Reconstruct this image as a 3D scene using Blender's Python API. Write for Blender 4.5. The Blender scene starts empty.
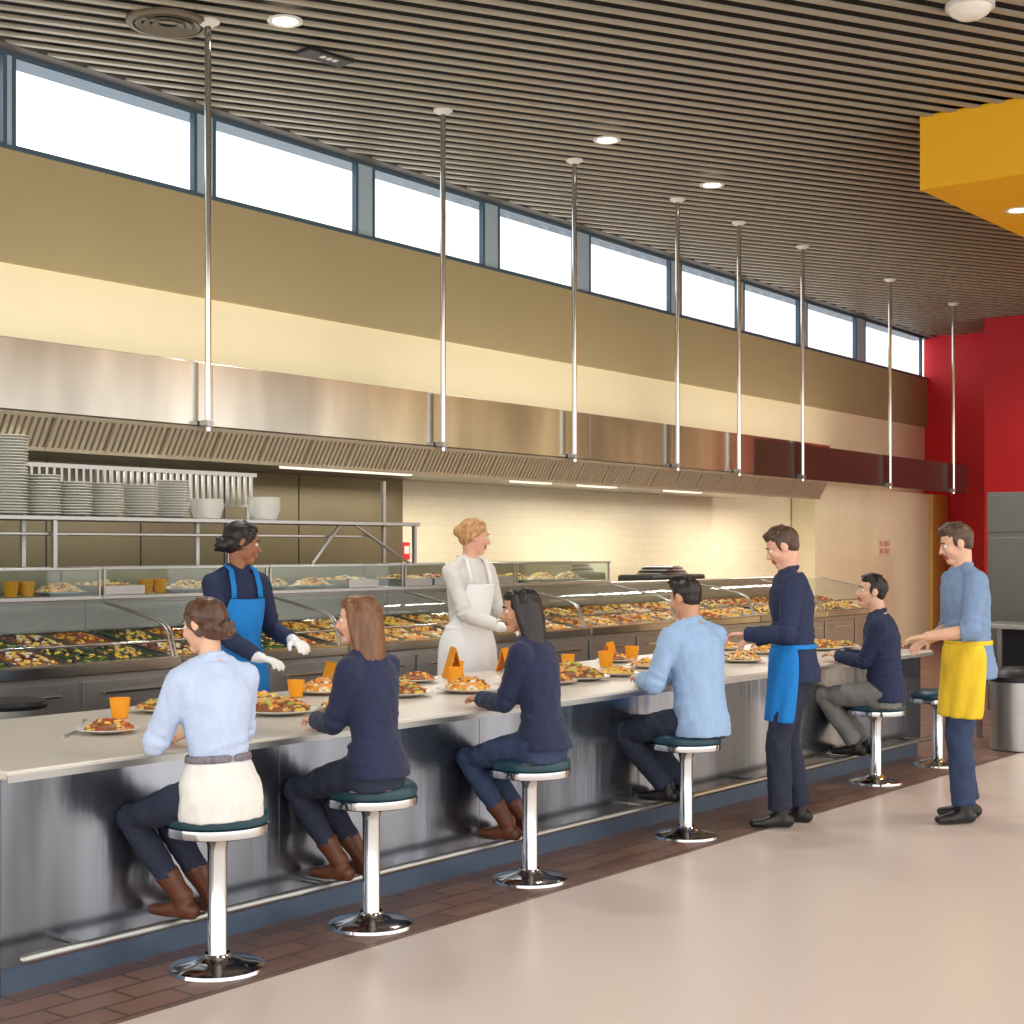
import bpy, bmesh, math, random
from mathutils import Vector, Matrix, noise
V=Vector
random.seed(7)
S=bpy.context.scene
COL=S.collection
try:
    S.view_settings.view_transform='Standard'
    S.view_settings.look='None'
except Exception: pass
Z=V((0,0,1))
# ------------------------------------------------------------ camera frame (used for measuring positions)
F=1500.0; HOR=548.0; CH=1.65
PH=math.atan(1193/F)
FW=V((math.cos(PH),math.sin(PH),0)); RT=V((math.sin(PH),-math.cos(PH),0)); CAM=V((0,0,CH))
def P(u,v,Y=None,z=None,d=None,X=None):
    dv=FW+RT*((u-512)/F)+Z*((HOR-v)/F)
    if z is not None: t=(z-CH)/dv.z
    elif Y is not None: t=Y/dv.y
    elif X is not None: t=X/dv.x
    else: t=d
    return CAM+dv*t
# wall frame
BE=math.radians(2.54)
WO=V((0,10.026,0))
MW=Matrix.Translation(WO)@Matrix.Rotation(BE,4,'Z')
MWI=MW.inverted()
def wx(u,yp=0.0):
    dv=FW+RT*((u-512)/F)
    dl=MWI.to_3x3()@dv; ol=MWI@V((0,0,0))
    t=(yp-ol.y)/dl.y
    return ol.x+dl.x*t
CEIL=5.49
# ------------------------------------------------------------ materials
def lin(c):
    c=c/255.0
    return c/12.92 if c<=.04045 else ((c+.055)/1.055)**2.4
def rgb(r,g,b): return (lin(r),lin(g),lin(b),1)
MATS={}
def mat(name,col,rough=.5,metal=0.0,var=.08,nscale=8,bump=0.0,bscale=40,stretch=None,emit=0,coat=0,alpha=None,spec=None,sheen=0,bdist=.02):
    if name in MATS: return MATS[name]
    m=bpy.data.materials.new(name); m.use_nodes=True; MATS[name]=m
    nt=m.node_tree; N=nt.nodes; L=nt.links
    b=N['Principled BSDF']
    b.inputs['Roughness'].default_value=rough; b.inputs['Metallic'].default_value=metal
    tc=N.new('ShaderNodeTexCoord'); mp=N.new('ShaderNodeMapping'); L.new(tc.outputs['Object'],mp.inputs['Vector'])
    if stretch: mp.inputs['Scale'].default_value=stretch
    nz=N.new('ShaderNodeTexNoise'); nz.inputs['Scale'].default_value=nscale; nz.inputs['Detail'].default_value=3
    L.new(mp.outputs['Vector'],nz.inputs['Vector'])
    mx=N.new('ShaderNodeMix'); mx.data_type='RGBA'
    c=rgb(*col)
    mx.inputs['A'].default_value=tuple(max(0,k*(1-var)) for k in c[:3])+(1,)
    mx.inputs['B'].default_value=tuple(min(1,k*(1+var)) for k in c[:3])+(1,)
    if var>.25:
        mr=N.new('ShaderNodeMapRange'); mr.inputs['From Min'].default_value=.35; mr.inputs['From Max'].default_value=.65
        L.new(nz.outputs['Fac'],mr.inputs['Value']); L.new(mr.outputs['Result'],mx.inputs['Factor'])
    else: L.new(nz.outputs['Fac'],mx.inputs['Factor'])
    L.new(mx.outputs['Result'],b.inputs['Base Color'])
    if bump>0:
        n2=N.new('ShaderNodeTexNoise'); n2.inputs['Scale'].default_value=bscale; n2.inputs['Detail'].default_value=4
        L.new(mp.outputs['Vector'],n2.inputs['Vector'])
        bp=N.new('ShaderNodeBump'); bp.inputs['Strength'].default_value=bump; bp.inputs['Distance'].default_value=bdist
        L.new(n2.outputs['Fac'],bp.inputs['Height']); L.new(bp.outputs['Normal'],b.inputs['Normal'])
    if emit:
        b.inputs['Emission Color'].default_value=c; b.inputs['Emission Strength'].default_value=emit
    if coat: b.inputs['Coat Weight'].default_value=coat; b.inputs['Coat Roughness'].default_value=.25
    if sheen: b.inputs['Sheen Weight'].default_value=sheen
    if spec is not None: b.inputs['Specular IOR Level'].default_value=spec
    return m
def glassmat(name,tint=(235,245,245),refl=.12):
    m=bpy.data.materials.new(name); m.use_nodes=True; nt=m.node_tree; N=nt.nodes; L=nt.links
    for n in list(N): N.remove(n)
    o=N.new('ShaderNodeOutputMaterial'); mx=N.new('ShaderNodeMixShader'); t=N.new('ShaderNodeBsdfTransparent'); g=N.new('ShaderNodeBsdfGlossy')
    g.inputs['Roughness'].default_value=.03; t.inputs['Color'].default_value=rgb(*tint)
    lw=N.new('ShaderNodeLayerWeight'); lw.inputs['Blend'].default_value=.2
    mm=N.new('ShaderNodeMath'); mm.operation='MULTIPLY_ADD'; mm.inputs[1].default_value=.3; mm.inputs[2].default_value=refl*.3
    L.new(lw.outputs['Fresnel'],mm.inputs[0]); L.new(mm.outputs[0],mx.inputs[0]); L.new(t.outputs[0],mx.inputs[1]); L.new(g.outputs[0],mx.inputs[2]); L.new(mx.outputs[0],o.inputs[0])
    return m
STEEL=mat('brushed_steel',(176,175,172),.32,.9,.10,6,.05,60,(1,1,12))
STEELH=mat('hood_steel',(178,173,162),.20,.96,.42,.7,.10,.9,(1.3,1,.35),bdist=.06)  # strong colour noise paints in bright and dark reflection patches
STEELF=mat('filter_steel',(216,206,182),.42,.5,.1,8)
STEELD=mat('dark_steel',(84,66,58),.38,.75,.2,3,.05,60)
STEELC=mat('counter_steel',(146,152,162),.22,.95,.5,.9,.20,1.3,(2.2,1,.3),bdist=.06)  # blotchy reflections imitated by noise in the base colour
STEELR=mat('fridge_steel',(124,124,122),.35,.85,.1,3,.04,60)
CHROME=mat('chrome',(215,215,215),.12,1,.03)
TEAL=mat('teal_vinyl',(24,66,78),.35,0,.1,20,.1,120)
WORKTOP=mat('pale_stone_top',(216,208,196),.3,0,.05,30,coat=.2)
BLACK=mat('black_plastic',(22,22,24),.45)
DARK=mat('dark_metal',(48,48,52),.4,.6)
CREAMW=mat('cream_paint',(242,228,190),.7,0,.03,3)
TANW=mat('tan_paint',(170,153,113),.75,0,.04,2)
RED=mat('red_paint',(228,22,38),.5,0,.05,2)
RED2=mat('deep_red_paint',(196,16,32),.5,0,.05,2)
YEL=mat('yellow_paint',(255,190,20),.55,0,.03,2)
WHITEP=mat('white_porcelain',(240,238,230),.25,0,.02,coat=.3)
CELAD=mat('off_white_porcelain',(238,238,228),.3,0,.04,coat=.3)
ORANGE=mat('orange_card',(255,164,20),.5,0,.08)
FRAME=mat('blue_grey_frame',(78,98,114),.4,.3,.08)
FRAMEL=mat('light_blue_frame',(170,192,206),.4,.1,.06)
GLASS=glassmat('clear_glass'); WGLASS=glassmat('window_glass',(250,253,255),.02)
LAMP=mat('lamp_emit',(255,244,220),.5,emit=9)
LAMPW=mat('strip_emit',(255,240,212),.5,emit=1.3)
WHITEM=mat('white_metal',(230,228,222),.4,0,.03)
# ------------------------------------------------------------ object helpers
def link(o): COL.objects.link(o); return o
def props(o,label=None,cat=None,group=None,kind=None):
    if label: o['label']=label
    if cat: o['category']=cat
    if group: o['group']=group
    if kind: o['kind']=kind
def mesh(verts,faces,mats=None,fm=None,smooth=False,name='mesh'):
    me=bpy.data.meshes.new(name); me.from_pydata([tuple(v) for v in verts],[],faces); me.validate()
    for m in (mats if isinstance(mats,(list,tuple)) else [mats]):
        if m: me.materials.append(m)
    if fm: 
        for p,i in zip(me.polygons,fm): p.material_index=i
    if smooth: me.polygons.foreach_set('use_smooth',[True]*len(me.polygons))
    me.update(); return me
def obj(name,me,parent=None,loc=(0,0,0),rot=(0,0,0),**k):
    o=bpy.data.objects.new(name,me); link(o); o.location=loc; o.rotation_euler=rot
    if parent: o.parent=parent
    props(o,**k); return o
def empty(name,loc,rz=0,**k):
    o=obj(name,None,None,loc,(0,0,rz),**k); o.empty_display_size=.1; return o
def boxm(x0,x1,y0,y1,z0,z1,m,bev=0.0,seg=2):
    bm=bmesh.new(); bmesh.ops.create_cube(bm,size=1)
    for v in bm.verts: v.co=V(((x0+x1)/2+v.co.x*(x1-x0),(y0+y1)/2+v.co.y*(y1-y0),(z0+z1)/2+v.co.z*(z1-z0)))
    if bev: bmesh.ops.bevel(bm,geom=bm.edges[:],offset=bev,segments=seg,affect='EDGES',profile=.5)
    me=bpy.data.meshes.new('box'); bm.to_mesh(me); bm.free(); me.materials.append(m); return me
def boxesm(lst,m,bev=0.0):
    bm=bmesh.new()
    for (x0,x1,y0,y1,z0,z1) in lst:
        r=bmesh.ops.create_cube(bm,size=1)['verts']
        for v in r: v.co=V(((x0+x1)/2+v.co.x*(x1-x0),(y0+y1)/2+v.co.y*(y1-y0),(z0+z1)/2+v.co.z*(z1-z0)))
    if bev: bmesh.ops.bevel(bm,geom=bm.edges[:],offset=bev,segments=1,affect='EDGES')
    me=bpy.data.meshes.new('boxes'); bm.to_mesh(me); bm.free(); me.materials.append(m); return me
def lathe(prof,m,n=40,smooth=True):
    vs=[];fs=[]
    for r,z in prof:
        for i in range(n):
            a=2*math.pi*i/n; vs.append((r*math.cos(a),r*math.sin(a),z))
    for j in range(len(prof)-1):
        for i in range(n):
            k=(i+1)%n; fs.append((j*n+i,j*n+k,(j+1)*n+k,(j+1)*n+i))
    me=mesh(vs,fs,m); bm=bmesh.new(); bm.from_mesh(me); bmesh.ops.remove_doubles(bm,verts=bm.verts,dist=1e-5); bmesh.ops.recalc_face_normals(bm,faces=bm.faces)
    for f in bm.faces: f.smooth=smooth
    for e in bm.edges:
        if len(e.link_faces)==2 and e.calc_face_angle(0)>.7: e.smooth=False
    bm.to_mesh(me); bm.free(); return me
class MB:
    def __init__(s): s.v=[]; s.f=[]
    def rings(s,rs):
        n=len(rs[0]); b=len(s.v)
        for r in rs: s.v+=r
        for j in range(len(rs)-1):
            for i in range(n):
                k=(i+1)%n; s.f.append((b+j*n+i,b+j*n+k,b+(j+1)*n+k,b+(j+1)*n+i))
        s.f.append(tuple(b+i for i in range(n))[::-1]); l=b+(len(rs)-1)*n
        s.f.append(tuple(l+i for i in range(n)))
    def ring(s,c,ax,ay,rx,ry,n=18): return [c+ax*(math.cos(2*math.pi*i/n)*rx)+ay*(math.sin(2*math.pi*i/n)*ry) for i in range(n)]
    def tube(s,pts,rad,hint=None,rnd=True,n=14):
        pts=[V(p) for p in pts]; rad=[(r if isinstance(r,tuple) else (r,r)) for r in rad]
        T=[]
        for i in range(len(pts)):
            a=pts[max(i-1,0)]; b=pts[min(i+1,len(pts)-1)]; T.append((b-a).normalized())
        h=V(hint) if hint is not None else (V((1,0,0)) if abs(T[0].x)<.8 else V((0,1,0)))
        rs=[]
        fr=[]
        for t in T:
            ax=(h-t*h.dot(t)).normalized(); fr.append((ax,t.cross(ax))); 
            if hint is None: h=ax
        if rnd:
            for q in (-.96,-.75,-.4):
                k=math.sqrt(1-q*q); r=min(rad[0]); rs.append(s.ring(pts[0]+T[0]*q*r,fr[0][0],fr[0][1],rad[0][0]*k,rad[0][1]*k,n))
        for p,f,r in zip(pts,fr,rad): rs.append(s.ring(p,f[0],f[1],r[0],r[1],n))
        if rnd:
            for q in (.4,.75,.96):
                k=math.sqrt(1-q*q); r=min(rad[-1]); rs.append(s.ring(pts[-1]+T[-1]*q*r,fr[-1][0],fr[-1][1],rad[-1][0]*k,rad[-1][1]*k,n))
        s.rings(rs)
    def ell(s,c,fr,rx,ry,rz,n=16,m=9):
        r,f,u=fr; rs=[]
        for j in range(1,m):
            a=math.pi*j/m; rs.append(s.ring(c+u*(-math.cos(a)*rz),r,f,math.sin(a)*rx,math.sin(a)*ry,n))
        s.rings(rs)
    def mesh(s,off,m,smooth=True): return mesh([v-off for v in s.v],s.f,m,smooth=smooth)
TEX=bpy.data.textures.new('fold','CLOUDS'); TEX.noise_scale=.06; TEX.noise_depth=2
TEXH=bpy.data.textures.new('strand','CLOUDS'); TEXH.noise_scale=.03
def bake(mb,off,m,vox,smooth=3,disp=0,tex=None):
    me=mb.mesh(off,m); o=bpy.data.objects.new('tmp',me); link(o)
    r=o.modifiers.new('r','REMESH'); r.mode='VOXEL'; r.voxel_size=vox; r.use_smooth_shade=True
    if smooth: s=o.modifiers.new('s','SMOOTH'); s.factor=.5; s.iterations=smooth
    if disp: d=o.modifiers.new('d','DISPLACE'); d.texture=tex or TEX; d.strength=disp; d.mid_level=.5
    dg=bpy.context.evaluated_depsgraph_get(); out=bpy.data.meshes.new_from_object(o.evaluated_get(dg))
    bpy.data.objects.remove(o); bpy.data.meshes.remove(me)
    if len(out.materials)==0: out.materials.append(m)
    out.polygons.foreach_set('use_smooth',[True]*len(out.polygons))
    return out
# ------------------------------------------------------------ people
TM=[(-.12,.10,.085),(-.05,.162,.110),(.03,.156,.104),(.13,.143,.098),(.24,.155,.106),(.36,.176,.118),(.44,.172,.104),(.50,.118,.078),(.535,.066,.062)]
TF=[(-.12,.10,.09),(-.05,.168,.112),(.03,.154,.100),(.13,.118,.083),(.24,.130,.094),(.36,.152,.104),(.44,.146,.090),(.50,.10,.07),(.535,.056,.056)]
def ik(a,c,l1,l2,pole):
    v=c-a; d=min(v.length,(l1+l2)*.992); dr=v.normalized(); c=a+dr*d
    x=(l1*l1-l2*l2+d*d)/(2*d); h=math.sqrt(max(l1*l1-x*x,0)); p=V(pole); p=(p-dr*p.dot(dr)).normalized()
    return a+dr*x+p*h,c
def frm(yaw,pitch,roll=0):
    f=V((math.cos(yaw),math.sin(yaw),0)); u=Z.copy(); r=f.cross(u)
    f2=f*math.cos(pitch)-u*math.sin(pitch); u2=u*math.cos(pitch)+f*math.sin(pitch)
    if roll: r3=r*math.cos(roll)-u2*math.sin(roll); u2=u2*math.cos(roll)+r*math.sin(roll); r=r3
    return r,f2,u2
def skin(k):
    c={'light':(230,182,152),'tan':(208,154,120),'dark':(162,108,78),'rosy':(236,180,154)}[k]
    m=mat('skin_'+k,c,.5,0,.10,18,.03,200); m.node_tree.nodes['Principled BSDF'].inputs['Subsurface Weight'].default_value=.05
    return m
LIP=mat('lip',(178,84,80),.45); EYEW=mat('eye_white',(235,232,228),.2); IRIS=mat('eye_dark',(40,26,20),.15); TEETH=mat('teeth',(240,236,226),.3)
WHITEC=None
def hand(mb,w,dh,pn,side,s,curl,infl=0):
    s=s*.93
    dh=dh.normalized(); pn=(pn-dh*pn.dot(dh)).normalized()
    th=dh.cross(pn)*side
    mb.tube([w-dh*.01*s,w+dh*.03*s,w+dh*.075*s,w+dh*.092*s],[(.027*s+infl,.019*s+infl),(.036*s+infl,.016*s+infl),(.041*s+infl,.015*s+infl),(.038*s+infl,.012*s+infl)],hint=th,n=12)
    for i,(L,o) in enumerate([(.074,1.5),(.083,.5),(.078,-.5),(.06,-1.5)]):
        b=w+dh*(.088-.004*abs(o-.3))*s+th*o*.0215*s; a=curl*(.7+.12*i); pts=[b-dh*.015*s,b]; p=b; ang=a*.5
        for fr in (.45,.32,.23):
            sp=th*(o*.05); d=(dh*math.cos(ang)+pn*math.sin(ang)+sp).normalized(); p=p+d*L*fr*s; pts.append(p); ang+=a
        r=.0088*s+infl; mb.tube(pts,[r*1.02,r*1.02,r,r*.94,r*.82],n=8)
    b=w+dh*.022*s+th*.028*s
    d1=(th*.75+dh*.65+pn*.25).normalized(); d2=(th*.35+dh*.9+pn*.35).normalized()
    mb.tube([b-th*.01*s,b+d1*.038*s,b+d1*.038*s+d2*.03*s,b+d1*.038*s+d2*.052*s],[.013*s+infl,.012*s+infl,.0105*s+infl,.009*s+infl],n=8)
def person(label,x,y,heading,pz,H,fem,sk,haircol,style,lean,cyaw,hyaw,hpitch,lh,rh,feet,shirt,pants,shoe,
           boots=False,pelp=0,knee=None,gloves=False,sleeve=1.0,curl=.5,collar=True,apron=None,belt=False,hem=-.11,palm=None,elb=None,loose=.0,hroll=0,infl=.013,smile=False,tuck=False):
    s=H/1.75; off=V((x,y,0)); pel=V((x,y,pz)); hd=math.radians(heading)
    T=TF if fem else TM
    py=math.radians(pelp); cp=math.radians(lean); cy=math.radians(cyaw)
    def angs(dz):
        t=max(0,min(1,dz/.42)); t=t*t*(3-2*t); return hd+cy*t, py+(cp-py)*t
    N=54; pos=[pel.copy()]
    for i in range(N):
        a=angs((i+.5)*.01); pos.append(pos[-1]+frm(*a)[2]*.01*s)
    def fr(dz):
        a=angs(dz); r,f,u=frm(*a)
        if dz<=0: return pel+u*dz*s,r,f,u
        i=min(int(dz*100),N-1); p=pos[i].lerp(pos[i+1],dz*100-i); return p,r,f,u
    def tr(dz):
        if dz<=T[0][0]: return T[1][1],T[1][2]
        for a,b in zip(T,T[1:]):
            if a[0]<=dz<=b[0]:
                t=(dz-a[0])/(b[0]-a[0]); return a[1]+(b[1]-a[1])*t,a[2]+(b[2]-a[2])*t
        return T[-1][1],T[-1][2]
    p0,r0,f0,u0=fr(0)
    hipw=.084
    legs=[]
    for sd,(ft,fd) in zip((-1,1),feet):
        hip=pel+r0*(sd*hipw*s)-u0*.025*s
        kp=V(knee) if knee else f0
        k,a=ik(hip,V(ft),.43*s,.42*s,kp); legs.append((sd,hip,k,a,V(fd).normalized()))
    pc,rc,fc,uc=fr(.455); sw=(.150 if fem else .18)
    arms=[]
    for sd,tg in ((-1,lh),(1,rh)):
        sh=pc+rc*(sd*sw*s)
        e=(rc*sd*(elb or .45)-Z*1.0-fc*.45)
        el,w=ik(sh,V(tg),.285*s,.255*s,e); arms.append((sd,sh,el,w))
    nb,_,_,_=fr(.53)
    hr=frm(math.radians(hyaw),math.radians(hpitch),math.radians(hroll)); R_,F_,U_=hr
    hc=nb+(uc*.6+Z*.4).normalized()*.158*s+F_*.02*s+fc*.01*s
    def hp(a,b,c): return hc+R_*a*s+F_*b*s+U_*c*s
    mb=MB()
    def torso(mb,infl,lo=None,hi=None,shirt=False):
        rs=[]
        dzs=[t[0] for t in T]
        if lo is not None: dzs=[lo]+[d for d in dzs if d>lo+.02]
        if hi is not None: dzs=[d for d in dzs if d<hi-.01]+[hi]
        for d in dzs:
            p,r,f,u=fr(d); rx,ry=tr(d)
            if shirt:
                if d<.08: 
                    k=min(1,(.08-d)/.1); rx=rx+(.168-rx)*k; ry=ry+(.124-ry)*k; p=p-f*.020*s*k
                elif d<.2 and not fem: rx+=.008; ry+=.008
            rs.append(mb.ring(p,r,f,(rx*s+infl),(ry*s+infl),24))
        mb.rings(rs)
    def glute(mb,i):
        for sd in (-1,1): mb.ell(pel+r0*sd*.070*s-f0*.030*s-u0*.035*s,(r0,f0,u0),.086*s+i,.078*s+i,.085*s+i)
    def bust(mb,i):
        if fem:
            p,r,f,u=fr(.31)
            for sd in (-1,1): mb.ell(p+r*sd*.062*s+f*.062*s,(r,f,u),.06*s+i,.056*s+i,.058*s+i)
        p,r,f,u=fr(.445)
        for sd in (-1,1): mb.ell(p+r*sd*(sw-.03)*s,(r,f,u),.064*s+i,.056*s+i,.050*s+i)
        p,r,f,u=fr(.49)
        for sd in (-1,1): mb.tube([p+u*.055*s,p+r*sd*(sw*.5)*s+u*.022*s,p+r*sd*(sw-.01)*s-u*.022*s],[.034*s+i*.5,.038*s+i*.8,.042*s+i])
    def legt(mb,i,upto=1.0,taper=0,lo=0):
        for sd,hip,k,a,fd in legs:
            e=k.lerp(a,upto); er=.053+(.036-.053)*max(0,(upto-.33)/.67)
            w=1 if not fem else .93
            mb.tube([hip,hip.lerp(k,.35),hip.lerp(k,.8),k,k.lerp(a,.33),e],[.086*s*w+i,.079*s*w+i,.060*s*w+i+lo*.4,.054*s*w+i+lo*.6,.052*s*w+i*1.1+lo*.8,(er*s+i+taper+lo)],rnd=False)
            mb.ell(hip,(r0,f0,u0),.086*s+i,.086*s+i,.086*s+i); mb.ell(k,(r0,f0,u0),.054*s*w+i+lo*.6,.054*s*w+i+lo*.6,.054*s*w+i+lo*.6)
    torso(mb,0); glute(mb,0); bust(mb,0); legt(mb,0)
    def feetm(mb,A,fd,i,sd):
        rr=fd.cross(Z).normalized(); uu=rr.cross(fd)
        mb.tube([A-fd*.045*s-uu*.045*s,A+fd*.03*s-uu*.04*s,A+fd*.10*s-uu*.052*s,A+fd*.16*s-uu*.056*s],[(.030*s+i,.032*s+i),(.033*s+i,.036*s+i),(.040*s+i,.025*s+i),(.032*s+i,.018*s+i)],hint=rr)
        mb.tube([A-uu*.04*s,A+uu*.02*s],[.035*s+i,.036*s+i])
    for sd,hip,k,a,fd in legs: feetm(mb,a,fd,0,sd)
    def armt(mb,i,upto,cuff=0):
        for sd,sh,el,w in arms:
            e=el.lerp(w,upto); mb.tube([sh,sh.lerp(el,.35),sh.lerp(el,.75),el.lerp(sh,.03),el.lerp(w,.3*upto),e],[.054*s+i,.049*s+i,.042*s+i,.039*s+i,.040*s+i,(.040-.013*upto)*s+i+cuff],rnd=False)
            mb.ell(sh,(rc,fc,uc),.054*s+i,.054*s+i,.054*s+i); mb.ell(el,(rc,fc,uc),.039*s+i,.039*s+i,.039*s+i)
            if i>0:  # soft sleeve folds around the elbow
                for q,tt in enumerate((.80,.90,1.0)):
                    c=sh.lerp(el,tt); ax=(el-sh).normalized(); rr=ax.cross(fc+rc*.3*q).normalized(); ff=rr.cross(ax)
                    pts=[c+rr*math.cos(a)*(.040*s+i)+ff*math.sin(a)*(.040*s+i)+ax*.012*math.cos(a+q*2) for a in [2*math.pi*j/12 for j in range(13)]]
                    mb.tube(pts,[.008]*13,n=6,rnd=False)
    armt(mb,0,1.0)
    if palm is None: palm=-Z
    gm=MB()
    for sd,sh,el,w in arms:
        dh=(w-el).normalized(); 
        if palm==-Z and dh.z<-.3: dh=V((dh.x,dh.y,dh.z*.35)).normalized()
        hand(mb,w,dh,V(palm),sd,s,curl)
        if gloves: hand(gm,w,dh,V(palm),sd,s,curl,.0035); gm.tube([w-dh*.03*s,w+dh*.01*s],[.034*s,.03*s])
    nk=.047 if fem else .056
    mb.tube([nb-uc*.02*s,nb+uc*.04*s,hp(0,-.02,-.05)],[nk*1.12*s,nk*s,nk*s])
    mb.ell(hp(0,-.012,.03),hr,.076*s,.096*s,.086*s); mb.ell(hp(0,.022,-.02),hr,.063*s,.066*s,.085*s)
    mb.ell(hp(0,.008,-.052),hr,.056*s,.058*s,.048*s); mb.ell(hp(0,.052,-.09),hr,.03*s,.032*s,.025*s)
    mb.ell(hp(0,.074,.022),hr,.046*s,.015*s,.012*s)
    mb.tube([hp(0,.082,.014),hp(0,.096,-.012),hp(0,.104,-.028)],[.008*s,.009*s,.011*s],n=8)
    for q in (-1,1):
        mb.ell(hp(q*.011,.094,-.031),hr,.009*s,.01*s,.008*s,8,6); mb.ell(hp(q*.038,.056,-.026),hr,.024*s,.026*s,.026*s)
        mb.ell(hp(q*.076,-.006,-.006),hr,.010*s,.021*s,.033*s,10,7)
    lw=.030 if smile else .024
    mb.ell(hp(0,.082,-.055),hr,lw*s,.012*s,.007*s,10,6); mb.ell(hp(0,.080,-.067),hr,lw*.85*s,.012*s,.007*s,10,6)
    me=bake(mb,off,skin(sk),.0068,1)
    me.materials.append(LIP); me.materials.append(TEETH)
    hl=hc-off
    for p in me.polygons:
        c=p.center-hl; b=c.dot(F_)/s
        if b>.070:
            zz=c.dot(U_)/s; rr=c.dot(R_)/s
            cv=rr*rr*14 if smile else 0
            if -.075+cv<zz<-.048+cv*.9 and abs(rr)<lw: 
                p.material_index=2 if (smile and abs(zz-cv+.0615)<.006 and abs(rr)<.022) else 1
    body=obj('person',me,None,off,label=label,cat='person')
    def part(name,m,**k): return obj(name,m,body,**k)
    for q in (-1,1):
        e=MB(); e.ell(hp(q*.031,.071,.001),hr,.0135*s,.0135*s,.0115*s,10,7); ir=len(e.f); e.ell(hp(q*.031,.0795,.001),hr,.0062*s,.0065*s,.0062*s,8,6)
        m=mesh([v-off for v in e.v],e.f,[EYEW,IRIS],[0]*ir+[1]*(len(e.f)-ir),True); part('eye',m)
        e=MB(); e.tube([hp(q*.014,.090,.024),hp(q*.03,.088,.030),hp(q*.05,.074,.024)],[.0034*s,.0044*s,.0028*s],n=6)
        part('eyebrow',e.mesh(off,haircol))
    h=MB()
    cz=.0 if style!='short' else -.003
    if style=='pinned': cz=-.004
    h.ell(hp(0,-.020,.036),hr,(.083+cz)*s,(.098+cz)*s,(.088+cz)*s)
    RH=random.Random(int(x*1000))
    if style=='short':
        h.ell(hp(0,.022,.082),hr,.062*s,.060*s,.040*s)
        h.ell(hp(0,-.046,-.005),hr,.066*s,.054*s,.060*s)
        h.ell(hp(.02,.045,.098),hr,.042*s,.038*s,.020*s)
        for q in (-1,1): h.ell(hp(q*.066,.012,.02),hr,.014*s,.018*s,.04*s,8,6)
        for j in range(16):
            a=RH.uniform(-.055,.055); h.tube([hp(a,-.05,.118),hp(a*1.05,.01,.126),hp(a*1.1+.006,.068,.104)],[.008*s,.010*s,.006*s],n=6)
    elif style=='bun':
        h.ell(hp(0,.018,.078),hr,.060*s,.058*s,.040*s)
        h.ell(hp(0,-.05,-.005),hr,.068*s,.058*s,.070*s); h.ell(hp(0,-.106,-.03),hr,.045*s,.038*s,.042*s)
        for j in range(5):
            a=j*1.26; h.tube([hp(math.cos(a)*.03,-.118,-.03+math.sin(a)*.03),hp(math.cos(a+.9)*.034,-.136,-.03+math.sin(a+.9)*.030),hp(math.cos(a+1.8)*.03,-.120,-.03+math.sin(a+1.8)*.03)],[.012*s,.015*s,.010*s],n=8)
        for q in (-1,1): h.tube([hp(q*.073,.03,.05),hp(q*.078,.008,.0),hp(q*.07,-.03,-.04)],[.012*s,.013*s,.012*s],n=8)
        for j in range(12):
            a=math.pi*(j+.5)/12; h.tube([hp(math.cos(a)*.058,.055,.03+math.sin(a)*.062),hp(math.cos(a)*.083,-.01,.036+math.sin(a)*.088),hp(math.cos(a)*.06,-.085,.02+math.sin(a)*.05)],[.006*s,.008*s,.008*s],n=6)
    elif style=='pinned':
        h.ell(hp(0,.012,.076),hr,.058*s,.056*s,.040*s)
        h.ell(hp(0,-.052,.0),hr,.066*s,.056*s,.070*s); h.ell(hp(0,-.108,.02),hr,.040*s,.034*s,.040*s)
        for q in (-1,1): h.tube([hp(q*.064,.035,.062),hp(q*.077,.010,.02),hp(q*.072,-.03,-.025)],[.012*s,.014*s,.013*s],n=8)
        for j in range(12):
            a=math.pi*(j+.5)/12; h.tube([hp(math.cos(a)*.056,.050,.035+math.sin(a)*.060),hp(math.cos(a)*.080,-.01,.036+math.sin(a)*.085),hp(math.cos(a)*.05,-.09,.02+math.sin(a)*.045)],[.006*s,.008*s,.008*s],n=6)
    else:
        h.ell(hp(0,.022,.082),hr,.062*s,.060*s,.040*s)
        L=.31 if style=='long' else .27
        b=hp(0,-.055,.02)
        h.tube([b,b-U_*.09*s-F_*.018*s,b-Z*.2*s-F_*.035*s,b-Z*L*s-F_*.025*s,b-Z*(L+.05)*s-F_*.0*s],[(.082*s,.058*s),(.088*s,.054*s),(.090*s,.046*s),(.072*s,.032*s),(.045*s,.016*s)],hint=R_)
        for q in (-1,1):
            h.tube([hp(q*.06,.03,.08),hp(q*.080,.02,.02),hp(q*.086,.005,-.06),hp(q*.088,-.01,-.14),hp(q*.08,-.02,-.25)],[.018*s,.022*s,.024*s,.022*s,.008*s],n=10)
        for j in range(26):
            t_=j/25*2-1; ph=t_*1.75; sx=math.sin(ph); cy_=-math.cos(ph)
            wv=RH.uniform(-.012,.012); ln=L+RH.uniform(-.03,.09)
            top=hp(sx*.050,-.01+cy_*.05,.105)
            p1=hp(sx*.084,-.022+cy_*.085,.035); p2=hp(sx*.092,-.035+cy_*.078,-.06)
            p3=p2-Z*(ln*.45)*s+R_*(sx*.006+wv)*s-F_*.008*s; p4=p2-Z*(ln*.85)*s+R_*(-sx*.015-wv)*s+F_*.006*s
            h.tube([top,p1,p2,p3,p4],[.008*s,.012*s,.013*s,.013*s,.004*s],n=7)
    part('hair',bake(h,off,haircol,.0062,1,.004,TEXH))
    t=MB(); torso(t,.008,None,.06); glute(t,.008); legt(t,.010,.72 if boots else .95,.0 if boots else .008,loose)
    part('trousers',bake(t,off,pants,.010,3,.018))
    t=MB(); torso(t,infl,hem,.525,True); bust(t,infl*.8)
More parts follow.
